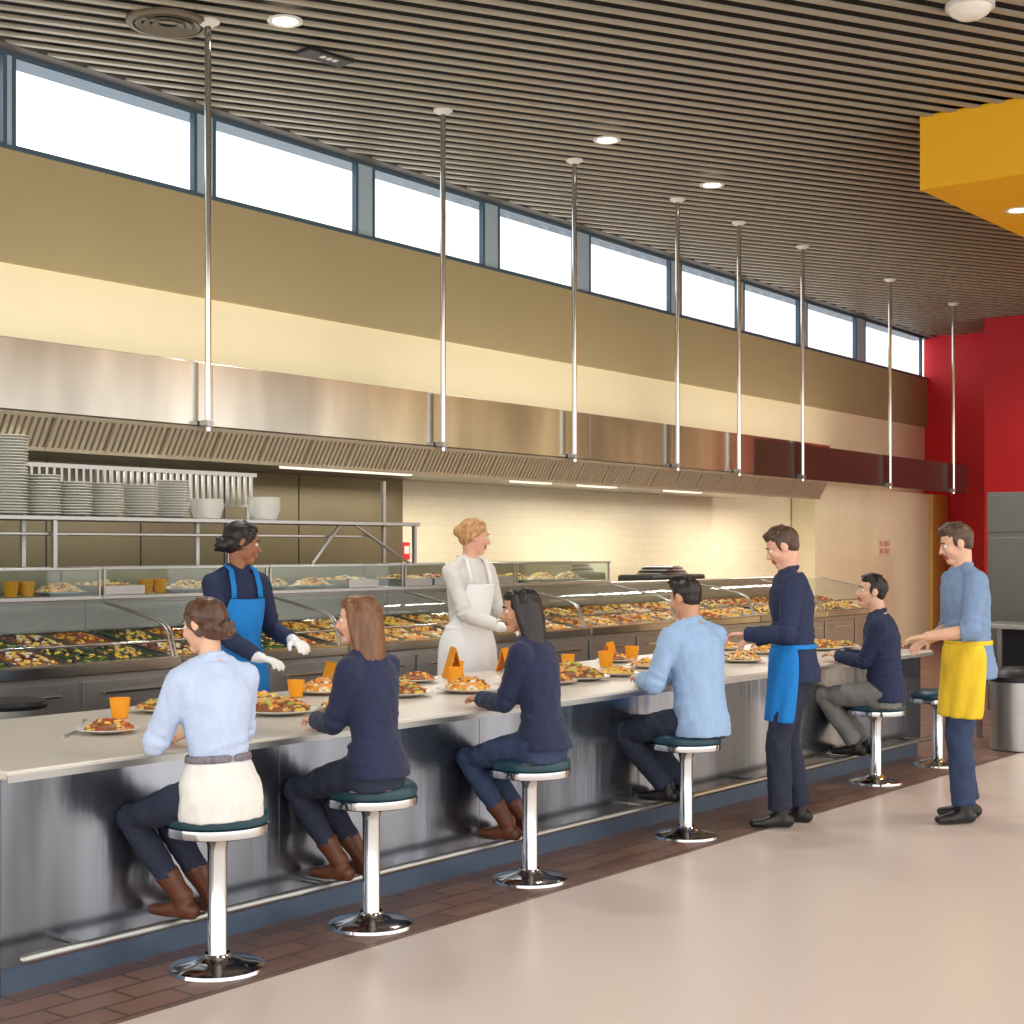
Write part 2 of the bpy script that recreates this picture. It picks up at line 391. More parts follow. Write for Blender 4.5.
    armt(t,infl,sleeve,.005)
    for j in range(5):   # waist folds
        dz=.06+.035*j; p,r,f,u=fr(dz); rx,ry=tr(dz); a0=RH.uniform(0,6.28)
        if not fem: rx+=.006; ry+=.006
        pts=[p+r*math.cos(a)*(rx*s+infl-.001)+f*math.sin(a)*(ry*s+infl-.001)+u*.03*math.sin((a-a0)*1.3) for a in [a0+1.9*k/8 for k in range(9)]]
        t.tube(pts,[.004,.007,.009,.010,.010,.010,.009,.007,.004],n=6)
    if collar:
        cc,cr,cf,cu=fr(.535); pts=[cc+cr*(math.cos(a)*.062*s*(.9 if fem else 1))+cf*(math.sin(a)*.06*s)+cu*(.012-.012*math.sin(a))*s for a in [2*math.pi*i/14 for i in range(15)]]
        t.tube(pts,[(.017*s,.007*s)]*15,hint=uc,n=8,rnd=False)
    part('shirt',bake(t,off,shirt,.0088,2,.014))
    for sd,hip,k,a,fd in legs:
        t=MB(); feetm(t,a,fd,.006,sd)
        rr=fd.cross(Z).normalized(); uu=rr.cross(fd)
        t.tube([a-fd*.05*s-uu*.066*s,a+fd*.16*s-uu*.068*s],[(.033*s,.010*s),(.037*s,.009*s)],hint=rr)
        if boots: t.tube([a,a.lerp(k,.15),a.lerp(k,.34)],[.044*s,.047*s,.058*s],rnd=False)
        part('boot' if boots else 'shoe',bake(t,off,shoe,.008,2))
    if gloves: part('glove',bake(gm,off,mat('white_glove',(240,240,238),.4),.0065,1),label='white disposable gloves')
    def shell(rows,m,name,thick=.006,lab=None,nn=24,big=True):
        vs=[];fs=[]
        for dz,ha,o in rows:
            if dz>-.06: p,r,f,u=fr(dz); rx,ry=tr(dz)
            else:
                p,r,f,u=fr(-.05); rx,ry=tr(-.05); p=p-Z*(-.05-dz)*s
            if dz<.08 and big: rx=max(rx,.174); ry=max(ry,.130); p=p-f*.01*s
            if fem and .2<dz<.4: ry+=.03
            for i in range(nn+1):
                a=math.radians(-ha+2*ha*i/nn); w=.012*math.sin(i*1.5+dz*9)*min(1,(-dz)*5) if dz<-.0 else 0
                vs.append(p+r*math.sin(a)*(rx*s+o+w)+f*math.cos(a)*(ry*s+o+w)-off)
        R=len(rows)
        for j in range(R-1):
            for i in range(nn):
                b=j*(nn+1)+i; fs.append((b,b+1,b+nn+2,b+nn+1))
        me=mesh(vs,fs,m,smooth=True); o=part(name,me)
        if lab: o['label']=lab
        sm=o.modifiers.new('s','SOLIDIFY'); sm.thickness=thick; sm.offset=1
        sm=o.modifiers.new('ss','SUBSURF'); sm.levels=1; sm.render_levels=1
        return o
    if belt:
        shell([(.145,180,.020),(.112,180,.021)],mat('grey_belt',(120,112,118),.5,0,.3,60),'belt',.006)
        t=MB(); rs=[]
        for d in (-.125,-.05,.02,.07,.115):
            p,r,f,u=fr(d); rx,ry=tr(d)
            if d<.08: k=min(1,(.08-d)/.1); rx=rx+(.168-rx)*k; ry=ry+(.124-ry)*k; p=p-f*.020*s*k
            rs.append(t.ring(p,r,f,rx*s+infl+.008,ry*s+infl+.008,24))
        t.rings(rs); part('shirt_tail',bake(t,off,WHITEC,.0088,2,.012),label='white cotton shirt tail')
    if apron:
        am,kind=apron
        if kind.startswith('waist'):
            ha=float(kind[5:] or 110)
            shell([(.10,ha,.026),(.05,ha,.024),(-.05,ha,.026),(-.15,ha-3,.030),(-.25,ha-6,.036),(-.34,ha-10,.042)],am,'apron',.005)
            shell([(.115,180,.030),(.085,180,.030)],am,'apron_tie',.006)
        else:
            shell([(.39,40,.024),(.33,46,.024),(.24,56,.024),(.15,80,.026),(.10,112,.028),(.0,112,.026),(-.1,105,.032),(-.25,95,.042),(-.42,90,.05)],am,'apron',.005)
            p,r,f,u=fr(.39); n_,rn,fn,un=fr(.53)
            t=MB()
            for q in (-1,1):
                t.tube([p+r*q*.085*s+f*(tr(.39)[1]*s+.022),fr(.45)[0]+r*q*.084*s+f*.108*s,fr(.5)[0]+r*q*.078*s+f*.065*s+u*.038*s,n_+rn*q*.07*s+un*.03*s,n_+rn*q*.035*s-fn*.07*s+un*.025*s],[(.018,.006)]*5,hint=r,n=8,rnd=False)
            part('apron_strap',t.mesh(off,am))
            shell([(.115,180,.032),(.085,180,.032)],am,'apron_tie',.006)
    return body
# fabric
def fab(n,c,**k): return mat(n,c,.85,0,.14,20,.42,11,(1,1,.45),bdist=.03,**k)
NAVY=fab('navy_knit',(32,40,72),sheen=.1); NAVY2=fab('navy_cotton',(38,48,80))
LBLUE=fab('pale_blue_cotton',(190,206,234)); MBLUE=fab('light_blue_cotton',(156,186,222))
DENIMS=fab('washed_denim_shirt',(126,152,186)); WHITEC=fab('white_cotton',(232,229,222))
JEAN=fab('dark_jeans',(38,44,64)); JEANB=fab('blue_jeans',(50,66,98)); GREYP=fab('grey_trousers',(132,132,128))
BOOT=mat('brown_leather',(98,54,32),.45,0,.2,20,.1,60); SHOEB=mat('black_leather',(28,26,26),.4,0,.1,20)
APB=fab('bright_blue_apron',(26,132,214)); APY=fab('yellow_apron',(246,204,48))
def hairm(n,c): return mat(n,c,.4,0,.3,50,.4,60,(1,1,.12),bdist=.008)
HBR=hairm('brown_hair',(84,56,40)); HAU=hairm('auburn_hair',(118,78,50)); HDK=hairm('near_black_hair',(34,27,25)); HBL=hairm('strawberry_blonde_hair',(192,146,96)); HBM=hairm('medium_brown_hair',(82,58,42))
SY=4.57
SEATS=[.64,.635,.625,.60,.575,.57]
STX=[3.888,4.756,5.889,7.349,9.861,10.952]
def seated(i,label,H,fem,sk,hair,style,head,lean,cyaw,hyaw,hpitch,shirt,pants,shoe,boots,lh,rh,dx=0,dy=-.09,**k):
    x=STX[i]+dx; y=SY+dy
    feet=[((x+.01,4.70,.262),(-.2,1,0)),((x+.14,4.69,.262),(.05,1,0))]
    lh=(x+lh[0],lh[1],CT+.05); rh=(x+rh[0],rh[1],CT+.05)
    return person(label,x,y,head,SEATS[i]+.088,H,fem,sk,hair,style,lean,cyaw,hyaw,hpitch,lh,rh,feet,shirt,pants,shoe,boots=boots,knee=(-.42,1,.6),**k)
CT=.84
seated(0,"person with brown bun, pale blue shirt and belt, seated on stool",1.60,True,'light',HBR,'bun',84,11,-4,100,8,LBLUE,JEAN,BOOT,True,(-.04,4.80),(.16,4.82),dx=-.07,belt=True,infl=.012,hem=-.10,elb=.7)
seated(1,"person with long auburn hair in navy sweater seated on stool",1.58,True,'rosy',HAU,'long',96,9,2,124,2,NAVY,JEAN,BOOT,True,(-.04,4.80),(.14,4.84),dx=-.07,collar=False,infl=.012,elb=.5,hem=-.06)
seated(2,"person with long dark hair, navy sweater and blue jeans, leaning forward",1.63,True,'tan',HDK,'long2',100,13,4,132,6,NAVY,JEANB,BOOT,True,(-.06,4.82),(.14,4.86),dx=-.02,collar=False,infl=.012,hem=-.05)
seated(3,"person with short dark hair in light blue shirt seated at counter",1.75,False,'tan',HDK,'short',76,12,0,86,12,MBLUE,JEAN,SHOEB,False,(-.08,4.82),(.16,4.86),infl=.015,hem=-.10,elb=.6,loose=.008)
seated(4,"person in navy shirt and grey trousers seated on stool looking up",1.74,False,'light',HDK,'short',108,8,5,126,-6,NAVY2,GREYP,SHOEB,False,(-.08,4.80),(.10,4.84),dx=-.05,infl=.013,loose=.008,hem=-.08)
def stand(label,x,y,head,H,fem,sk,hair,style,lean,cyaw,hyaw,hpitch,lh,rh,shirt,pants,shoe,fo=.03,**k):
    s=H/1.75; h=math.radians(head); f=V((math.cos(h),math.sin(h),0)); r=f.cross(Z); b=V((x,y,0))
    feet=[(b-r*.11*s+f*fo+Z*.078*s,f-r*.2),(b+r*.10*s-f*.04+Z*.078*s,f+r*.3)]
    if len(lh)==3 and lh[0]<2: lh=b-r*lh[0]+f*lh[1]+Z*lh[2]; rh=b+r*rh[0]+f*rh[1]+Z*rh[2]
    return person(label,x,y,head,.950*s,H,fem,sk,hair,style,lean,cyaw,hyaw,hpitch,lh,rh,feet,shirt,pants,shoe,**k)
stand("person in navy shirt and blue waist apron standing at counter",8.04,4.25,120,1.78,False,'rosy',HBM,'short',5,2,120,24,(.12,.28,1.14),(.10,.22,1.10),NAVY2,JEAN,SHOEB,fo=.08,apron=(APB,'waist95'),infl=.015,curl=.7,loose=.014)
stand("person in denim shirt and yellow waist apron reaching toward food",8.85,3.50,132,1.80,False,'light',HBM,'short',6,2,126,16,(.10,.30,1.12),(.08,.24,1.08),DENIMS,JEANB,SHOEB,fo=.07,apron=(APY,'waist100'),infl=.017,curl=.6,sleeve=.2,loose=.014)
stand("server with dark hair, navy shirt and blue bib apron, gloved hands",5.74,6.60,-104,1.80,True,'dark',HDK,'bun',5,6,-32,10,(5.94,6.32,1.12),(5.66,6.30,1.04),NAVY2,JEAN,SHOEB,apron=(APB,'bib'),gloves=True,sleeve=.9,smile=True,infl=.012)
stand("server with blonde hair, white coat and apron, gloved hands forward",7.84,6.62,-106,1.85,True,'rosy',HBL,'pinned',3,8,-38,8,(8.06,6.32,1.16),(7.80,6.29,1.12),WHITEC,WHITEC,SHOEB,apron=(mat('white_apron',(253,253,253),.75,0,.02,12,.3,14,(1,1,.45)),'bib'),gloves=True,sleeve=.85,smile=True,infl=.012)
# ------------------------------------------------------------ floor, walls, ceiling
def wobj(name,me,**k):
    o=obj(name,me,None,WO,(0,0,BE),**k); return o
def floormat():
    m=mat('polished_floor',(218,200,187),.30,0,.02,1.0,0,3,coat=.15); return m
def brickmat(name,c1,c2,mort,sx,w,h,rough,ms=.012,yz=False,bmp=.3):
    m=bpy.data.materials.new(name); m.use_nodes=True; nt=m.node_tree; N=nt.nodes; L=nt.links; b=N['Principled BSDF']; b.inputs['Roughness'].default_value=rough
    tc=N.new('ShaderNodeTexCoord'); br=N.new('ShaderNodeTexBrick'); mp=N.new('ShaderNodeMapping'); L.new(tc.outputs['Object'],mp.inputs['Vector'])
    if yz: mp.inputs['Rotation'].default_value=(math.radians(-90),0,0)
    L.new(mp.outputs['Vector'],br.inputs['Vector'])
    br.inputs['Scale'].default_value=sx; br.inputs['Color1'].default_value=rgb(*c1); br.inputs['Color2'].default_value=rgb(*c2); br.inputs['Mortar'].default_value=rgb(*mort)
    br.inputs['Brick Width'].default_value=w; br.inputs['Row Height'].default_value=h; br.inputs['Mortar Size'].default_value=ms
    L.new(br.outputs['Color'],b.inputs['Base Color'])
    bp=N.new('ShaderNodeBump'); bp.inputs['Strength'].default_value=bmp; bp.inputs['Distance'].default_value=.004; bp.invert=True
    L.new(br.outputs['Fac'],bp.inputs['Height']); L.new(bp.outputs['Normal'],b.inputs['Normal']); return m
QUARRY=brickmat('quarry_tile',(134,100,82),(108,80,68),(84,68,60),1,.30,.15,.4,.008)
TILE=brickmat('cream_wall_tile',(244,231,198),(240,227,194),(230,216,182),1,.20,.10,.35,.003,True,.08)
obj('floor',boxm(-4,30,-8,4.31,-.1,0,floormat()),kind='structure')
obj('floor.001',boxm(-4,30,4.31,12.5,-.1,0,QUARRY),kind='structure')
XL,XR=-3.0,26.2
SILL=4.73; BANDB=3.86
wobj('wall_back',boxm(XL,XR+.3,0,.25,0,BANDB,TILE),kind='structure')
wobj('wall_back.001',boxm(XL,XR+.3,-.07,.25,BANDB,SILL,TANW),kind='structure')
wobj('wall_back.002',boxm(XL,XR+.3,-.015,.0,2.62,BANDB,CREAMW),kind='structure')
wobj('wall_right',boxm(XR,XR+.25,-7.5,0,0,CEIL+.3,RED),kind='structure')
wobj('wall_right.002',boxm(XR,XR+.25,-18,-7.5,0,CEIL+.3,CREAMW),kind='structure')  # unseen stretch, made cream instead of red to change the hood's reflection
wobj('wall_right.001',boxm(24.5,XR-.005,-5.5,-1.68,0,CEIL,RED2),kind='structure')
xc=wx(815,-.4)
wobj('wall_back.003',boxm(xc,XR-.01,-.4,-.02,0,2.6,mat('cream_column',(250,234,196),.6)),kind='structure')
wobj('trim_1',boxm(XR-.8,XR-.02,-.46,-.41,0,2.6,mat('ochre_paint',(228,190,96),.6)),kind='structure')
wobj('trim_2',boxm(XL,XR,-.085,.2,CEIL-.035,CEIL+.32,FRAME),kind='structure')
wobj('trim_3',boxm(XL,XR,-.085,.2,SILL,SILL+.03,FRAME),kind='structure')
# windows
panes=[(-260,2),(15,193),(215,355),(374,482),(499,574),(590,669),(681,737),(744,798),(807,855),(865,921)]
prev=None
for i,(a,b) in enumerate(panes):
    xa,xb=wx(a,-.06),wx(b,-.06); z0,z1=SILL+.03,CEIL-.035
    me=boxesm([(xa-.035,xa,-.075,-.02,z0,z1),(xb,xb+.035,-.075,-.02,z0,z1),(xa,xb,-.07,-.02,z1-.012,z1),(xa,xb,-.07,-.02,z0,z0+.012)],FRAME)
    w=wobj('window_%d'%(i+1),me,kind='structure')
    obj('glass_pane',boxm(xa,xb,-.05,-.04,z0+.01,z1-.01,WGLASS),w)
    if prev is not None:
        wobj('trim_%d'%(i+4),boxm(prev+.035,xa-.035,-.07,.0,z0,z1,FRAMEL),kind='structure')
    prev=xb
# slatted ceiling
SLAT=mat('ceiling_slat',(172,163,146),.45,.15,.06,3); VOID=mat('ceiling_void',(20,18,17),.85)
wobj('trim_20',boxm(XL,XR-.01,-.22,-.086,CEIL-.004,CEIL+.1,mat('ceiling_edge',(90,84,76),.6)),kind='structure')
ang=math.radians(-27.3)-BE
dx,dy=math.cos(ang),math.sin(ang); nx,ny=-dy,dx
x0,x1,y0,y1=-2.5,XR-.01,-12.0,-.2
vs=[];fs=[]
def clip(cx,cy):
    t0,t1=-1e9,1e9
    for c,dd,lo,hi in ((cx,dx,x0,x1),(cy,dy,y0,y1)):
        a,b=(lo-c)/dd,(hi-c)/dd
        if a>b: a,b=b,a
        t0,t1=max(t0,a),min(t1,b)
    return t0,t1
sp=.19; w=.029; hz=.02
cx0,cy0=(x0+x1)/2,(y0+y1)/2
for k in range(-120,121):
    cx,cy=cx0+nx*k*sp,cy0+ny*k*sp; t0,t1=clip(cx,cy)
    if t1-t0<.3: continue
    a=V((cx+dx*t0,cy+dy*t0,0)); b=V((cx+dx*t1,cy+dy*t1,0)); n=V((nx,ny,0))*w
    bs=len(vs)
    for p in (a,b):
        for q,zz in ((-1,CEIL),(1,CEIL),(1,CEIL+hz),(-1,CEIL+hz)): vs.append(p+n*q+Z*zz)
    fs+= [(bs,bs+4,bs+5,bs+1),(bs+1,bs+5,bs+6,bs+2),(bs+2,bs+6,bs+7,bs+3),(bs+3,bs+7,bs+4,bs),(bs,bs+1,bs+2,bs+3),(bs+4,bs+7,bs+6,bs+5)]
fm=[0]*len(fs)
bs=len(vs)
for zz in (CEIL+.10,CEIL+.14):
    for (px,py) in ((x0,y0),(x1,y0),(x1,y1+.1),(x0,y1+.1)): vs.append(V((px,py,zz)))
fs+=[(bs,bs+3,bs+2,bs+1),(bs+4,bs+5,bs+6,bs+7),(bs,bs+1,bs+5,bs+4),(bs+1,bs+2,bs+6,bs+5),(bs+2,bs+3,bs+7,bs+6),(bs+3,bs,bs+4,bs+7)]; fm+=[1]*6
wobj('ceiling',mesh(vs,fs,[SLAT,VOID],fm),kind='structure')
# yellow dropped soffit
c=P(920,190,z=4.85)
obj('ceiling.001',boxm(c.x,25.0,-4,c.y,4.85,CEIL+.02,YEL),kind='structure')
# ------------------------------------------------------------ hood
hood=empty('range_hood',MW@V((5.35,-1.73,2.5)),BE,label="long brushed stainless steel extractor hood hung over the kitchen line",cat='extractor hood')
hx0=0; hx1=wx(830,-1.73)-5.35; hx2=wx(966,-1.73)-5.35
zb=.046; zt=.51
seams=[hx0]+[wx(u,-1.73)-5.35 for u in (213,445,590,672)]+[hx1]
for a,b in zip(seams,seams[1:]):
    obj('front_panel',boxm(a+.002,b-.002,0,.02,zb,zt,STEELH,.003),hood)
obj('fascia',boxm(hx1-2.2,hx2,-.012,.10,zb-.01,zt-.03,STEELD,.004),hood,label='dark brown steel fascia beam')
obj('canopy',boxesm([(hx0,hx1,.02,1.65,zt-.03,zt),(hx0,hx0+.02,.02,1.65,zb-.02,zt-.03),(hx1-.02,hx1,.02,1.65,zb-.02,zt-.03)],STEELH),hood)
nf=26; fwid=(hx1-hx0)/nf; FL=.25
bxs=[]
for j in range(9):
    a=.01+j*(fwid-.02)/9; bxs.append((a,a+.030,0,FL,-.03,.0))
bxs+=[(0,fwid-.004,-.01,.015,-.034,.012),(0,fwid-.004,FL-.015,FL+.01,-.034,.012),(0,fwid-.004,.0,FL,.012,.02)]
fme=boxesm(bxs,STEELF)
for j in range(nf):
    obj('grease_filter',fme,hood,(hx0+j*fwid+.002,.035,zb-.005),(math.radians(-60),0,0))
obj('lower_rail',boxesm([(hx0,hx1,.15,.20,zb-.245,zb-.215)],STEELF,.003),hood)
obj('underside',boxm(hx0,hx1,.20,1.65,zb-.20,zb-.18,STEEL),hood)
for a,b in ((285,410),(515,550),(582,615),(668,700)):
    xa=wx(a,-1.2)-5.35; xb=wx(b,-1.2)-5.35
    obj('light_strip',boxm(xa,xb,.50,.60,zb-.235,zb-.20,LAMPW,.005),hood,label='glowing strip lamp')
# support poles
pole=None
for u,ub in ((209,207),(445,441),(574,575),(676,679),(738,740),(802,803),(891,889),(954,953)):
    X=wx((u+ub)/2,-1.80); zb_=2.50; L=CEIL-zb_
    loc=MW@V((X,-1.80,zb_))
    if pole is None:
        pole=empty('support_pole',loc,BE,label="slender chrome pole hanging from the ceiling to the hood",cat='support pole',group='hood support poles')
        obj('shaft',lathe([(0,0),(.024,0),(.024,L-.03)],CHROME,20),pole); obj('ceiling_flange',lathe([(.024,L-.04),(.045,L-.035),(.085,L-.01),(.085,L+.004),(0,L+.004)],WHITEM,28),pole,label='white ceiling flange')
        obj('clamp',boxm(-.03,.03,-.03,.06,.03,.08,STEEL,.004),pole)
    else:
        n=pole.copy(); link(n); n.location=loc
        for cc in pole.children: k=cc.copy(); k.parent=n; link(k)
# ------------------------------------------------------------ ceiling fittings
dl=None
def dup(src,loc,rz=None,rot=None):
    n=src.copy(); link(n); n.location=loc
    if rz is not None: n.rotation_euler=(0,0,rz)
    if rot is not None: n.rotation_euler=rot
    for c in src.children:
        k=c.copy(); k.parent=n; link(k)
        for c2 in c.children: k2=c2.copy(); k2.parent=k; link(k2)
    return n
def spot(loc,e,ang=120,r=.12,col=(1,.965,.91)):
    l=bpy.data.lights.new('spot','SPOT'); l.energy=e; l.spot_size=math.radians(ang); l.spot_blend=.8; l.shadow_soft_size=r; l.color=col
    o=bpy.data.objects.new('downlight_or_fill_spot',l); link(o); o.location=loc
def area(loc,rot,sx,sy,e,col=(1,.94,.83)):
    l=bpy.data.lights.new('area','AREA'); l.shape='RECTANGLE'; l.size=sx; l.size_y=sy; l.energy=e; l.color=col
    o=bpy.data.objects.new('strip_lamp',l); link(o); o.location=loc; o.rotation_euler=rot
for u,v in ((285,21),(607,140),(712,185),(1019,210)):
    zz=4.85 if u>1000 else CEIL
    p=P(u,v,z=zz)
    if dl is None:
        dl=empty('downlight',p,label="round white recessed ceiling downlight, lit",cat='downlight',group='ceiling downlights')
        obj('trim_ring',lathe([(.09,-.004),(.115,-.012),(.13,-.004),(.13,.004)],WHITEM),dl); obj('lens',lathe([(0,-.004),(.09,-.004),(.09,.01)],LAMP),dl)
    else: dup(dl,p)
    spot(p-Z*.05,110)
p=P(970,4,z=CEIL)
d2=empty('dome_light',p,label="white dome ceiling lamp",cat='ceiling lamp'); obj('base_ring',lathe([(0,.0),(.17,.0),(.17,-.03),(.14,-.03)],WHITEM),d2); obj('diffuser',lathe([(.15,-.03),(.13,-.07),(.08,-.1),(0,-.11)],mat('dome_glow',(225,220,208),.2,emit=.15)),d2)
p=P(168,22,z=CEIL)
d3=empty('ceiling_diffuser',p,label="round slotted air diffuser",cat='air vent')
GREYM=mat('vent_grey',(104,92,76),.5)
obj('ring',lathe([(.30,0),(.30,-.02),(.25,-.03),(.25,-.01)],GREYM),d3)
for r in (.2,.14,.08): obj('cone',lathe([(r,-.012),(r+.035,-.03),(r+.03,-.034),(r-.01,-.014)],GREYM),d3)
p=P(325,55,z=CEIL)
d4=empty('ceiling_speaker_vent',p,math.radians(-5),label="small black slotted ceiling vent with white marks",cat='air vent')
obj('frame',boxm(-.22,.22,-.09,.09,-.03,0,BLACK,.006),d4)
for j in range(3): obj('slot',boxm(-.06+j*.06,-.02+j*.06,-.05,.0,-.034,-.03,WHITEM),d4)
# ------------------------------------------------------------ serving counter
cx0_,cx1_=3.11,11.4
ctr=empty('serving_counter',(cx0_,4.8,0),label="long serving counter with pale stone top and brushed steel front",cat='counter')
Lc=cx1_-cx0_
PO=.10
obj('worktop',boxm(0,Lc,0,1.5,CT-.035,CT,WORKTOP,.008),ctr,label='pale stone worktop')
obj('edge_band',boxm(-.006,Lc+.006,-.006,.0,CT-.040,CT-.014,STEEL),ctr)
npan=6
for j in range(npan):
    obj('front_panel',boxm(.03+j*(Lc-.03)/npan+.001,.03+(j+1)*(Lc-.03)/npan-.001,PO,PO+.025,.10,CT-.035,STEELC,.001),ctr)
obj('end_panel',boxm(0,.03,PO-.01,1.46,0,CT-.035,STEELC,.004),ctr)
obj('body',boxm(.04,Lc-.012,PO+.025,1.42,.10,CT-.035,STEELC),ctr)
obj('plinth',boxm(.04,Lc-.03,PO+.012,1.4,0,.10,mat('plinth_steel',(96,112,134),.4,.7,.1)),ctr)
RY=-.04
m=MB(); m.tube([V((.04,RY,.16)),V((Lc-.05,RY,.16))],[.018,.018],n=14); obj('foot_rail',m.mesh(V((0,0,0)),STEEL),ctr)
for j in range(7):
    xx=.3+j*(Lc-.6)/6; m=MB(); m.tube([V((xx,RY,.16)),V((xx,PO+.01,.16))],[.012,.012],n=10); obj('rail_bracket',m.mesh(V((0,0,0)),STEEL),ctr)
# ------------------------------------------------------------ stools
st=None
for X,hh in zip(STX,SEATS):
    if st is None:
        st=empty('bar_stool',(X,SY,0),label="round bar stool with dark teal vinyl seat and chrome pedestal",cat='bar stool',group='bar stools at the counter')
        obj('seat',lathe([(0,.605),(.12,.606),(.175,.60),(.195,.588),(.203,.57),(.200,.548),(.19,.54),(0,.54)],TEAL,48),st,label='dark teal vinyl cushion')
        obj('seat_band',lathe([(.19,.542),(.202,.54),(.204,.525),(.202,.508),(.19,.503),(.06,.495),(0,.495)],CHROME,48),st)
        obj('column',lathe([(.06,.50),(.048,.48),(.040,.46),(.038,.44),(.038,.06),(.05,.045)],CHROME,28),st)
        obj('base',lathe([(.05,.06),(.06,.045),(.10,.032),(.165,.022),(.185,.012),(.188,0),(0,0)],CHROME,48),st)
        st.scale=(1,1,hh/.605)
    else:
        n_=dup(st,(X,SY,0)); n_.scale=(1,1,hh/.605)
# ------------------------------------------------------------ food generators
bm=bmesh.new(); bmesh.ops.create_icosphere(bm,subdivisions=2,radius=1); IV=[v.co.copy() for v in bm.verts]; IF=[tuple(v.index for v in f.verts) for f in bm.faces]; bm.free()
FC={'green':(96,128,44),'dgreen':(48,70,34),'lgreen':(176,190,84),'yellow':(248,200,78),'orange':(242,150,44),'red':(190,66,38),'brown':(142,84,42),'tan':(222,170,104),'cream':(246,230,196),'purple':(108,48,62),'black':(50,38,32)}
FM={k:mat('food_'+k,c,.4,0,.2,60,.2,100) for k,c in FC.items()}
def heap(rx,ry,h,n,pal,seed,size=.02,rect=False):
    R=random.Random(seed); vs=[];fs=[];fm=[]
    ms=[FM[k] for k in pal]
    for v in IV:
        if rect:
            q=V((max(-1,min(1,v.x*1.5))*rx,max(-1,min(1,v.y*1.5))*ry,max(0,v.z)*h*.8))
        else: q=V((v.x*rx,v.y*ry,max(0,v.z)*h*.9))
        vs.append(q)
    fs+=IF; fm+=[0]*len(IF)
    for i in range(n):
        if rect: x,y=R.uniform(-1,1),R.uniform(-1,1); rr=max(abs(x),abs(y))
        else:
            a=R.uniform(0,6.28); rr=math.sqrt(R.random()); x,y=rr*math.cos(a),rr*math.sin(a)
        zz=h*(1-rr*rr*.85)+R.uniform(-.3,.3)*size*.5
        sc=[size*R.uniform(.5,1.3),size*R.uniform(.5,1.1),size*R.uniform(.2,.7)]
        M=Matrix.Rotation(R.uniform(0,6.28),3,'Z')@Matrix.Rotation(R.uniform(-.7,.7),3,'X'); b=len(vs)
        c=V((x*(rx-size*.6),y*(ry-size*.6),max(zz,size*.2)))
        mi=R.randrange(len(pal)); box=R.random()<.3
        for v in IV:
            q=V(v)
            if box: q=V([max(-.6,min(.6,t)) for t in q])*1.3
            vs.append(M@V((q.x*sc[0],q.y*sc[1],q.z*sc[2]))+c)
        fs+=[tuple(b+j for j in f) for f in IF]; fm+=[mi]*len(IF)
    return mesh(vs,fs,ms,fm,True)
PALS=[('brown','orange','yellow','tan','red'),('brown','tan','yellow','orange','red'),('tan','yellow','cream','brown','orange'),('dgreen','yellow','black','tan','brown'),('tan','cream','orange','purple','yellow'),('brown','purple','tan','cream','yellow'),('dgreen','black','green','yellow','black'),('yellow','orange','tan','tan','brown'),('orange','yellow','cream','brown','tan'),('brown','tan','lgreen','yellow','orange')]
pheaps=[heap(.108,.108,.045,90,PALS[i],i,.017) for i in (1,2,9,7)]+[heap(.155,.13,.065,150,PALS[i],20+i,.019) for i in (4,5,9,8)]
panheaps=[heap(.15,.20,.04,110,PALS[i],50+i,.023,True) for i in range(10)]
platem=lathe([(0,.004),(.07,.004),(.085,.008),(.135,.02),(.137,.024),(.133,.024),(.085,.013),(.07,.009),(0,.009)],WHITEP,40)
platterm=lathe([(0,.004),(.11,.004),(.13,.01),(.18,.022),(.182,.026),(.178,.026),(.13,.015),(.11,.01),(0,.01)],WHITEP,44)
def plate(x,y,z,k,big=False):
    obj('platter' if big else 'dinner_plate',platterm if big else platem,None,(x,y,z),label="white round %s on the serving counter"%('platter' if big else 'dinner plate'),cat='plate',group='plates on the serving counter')
    h=pheaps[4+k%4] if big else pheaps[k%4]
    obj('food_heap',h,None,(x,y,z+.012),(0,0,k*1.3),label="heap of colourful mixed cooked food on a white plate",cat='food',group='food on the serving counter',kind='stuff')
cupm=lathe([(0,.0),(.030,0),(.040,.075),(.038,.075),(.032,.055),(0,.05)],ORANGE,24)
def cup(x,y,z,s=1.0):
    o=obj('orange_cup',cupm,None,(x,y,z),label="small orange paper cup among the plates",cat='cup',group='orange cups on the counter'); o.scale=(s,s,s)
vs=[(-.05,-.03,0),(.05,-.03,0),(.05,0,.10),(-.05,0,.10),(.05,.03,0),(-.05,.03,0),(-.05,-.025,0),(.05,-.025,0),(.05,0,.094),(-.05,0,.094),(.05,.025,0),(-.05,.025,0)]
fs=[(0,1,2,3),(3,2,4,5),(7,6,9,8),(8,9,11,10),(0,3,9,6),(3,5,11,9),(2,1,7,8),(4,2,8,10),(1,0,6,7),(5,4,10,11)]
NAPM=mesh(vs,fs,ORANGE)
def napkin(x,y,z,rz,s=1):
    o=obj('folded_napkin',NAPM,None,(x,y,z),(0,0,rz),label="upright folded orange napkin on the counter",cat='napkin',group='orange napkins'); o.scale=(s,s,s)
placed=[]
def free(x,y,r,keep=False):
    for _ in range(60):
        bad=None
        for (a,b,c) in placed:
            if (a-x)**2+(b-y)**2<(r+c)**2*.98: bad=(a,b,c); break
        if bad is None: break
        if keep: return None
        a,b,c=bad; d=V((x-a,y-b)); d=d.normalized() if d.length>1e-4 else V((1,0)); x,y=a+d.x*(r+c)*1.01,b+d.y*(r+c)*1.01; y=min(max(y,5.0),6.12)
        x+=.003
    if keep and (x>11.2 or x<3.4): return None
    x=min(x,11.15); placed.append((x,y,r)); return x,y
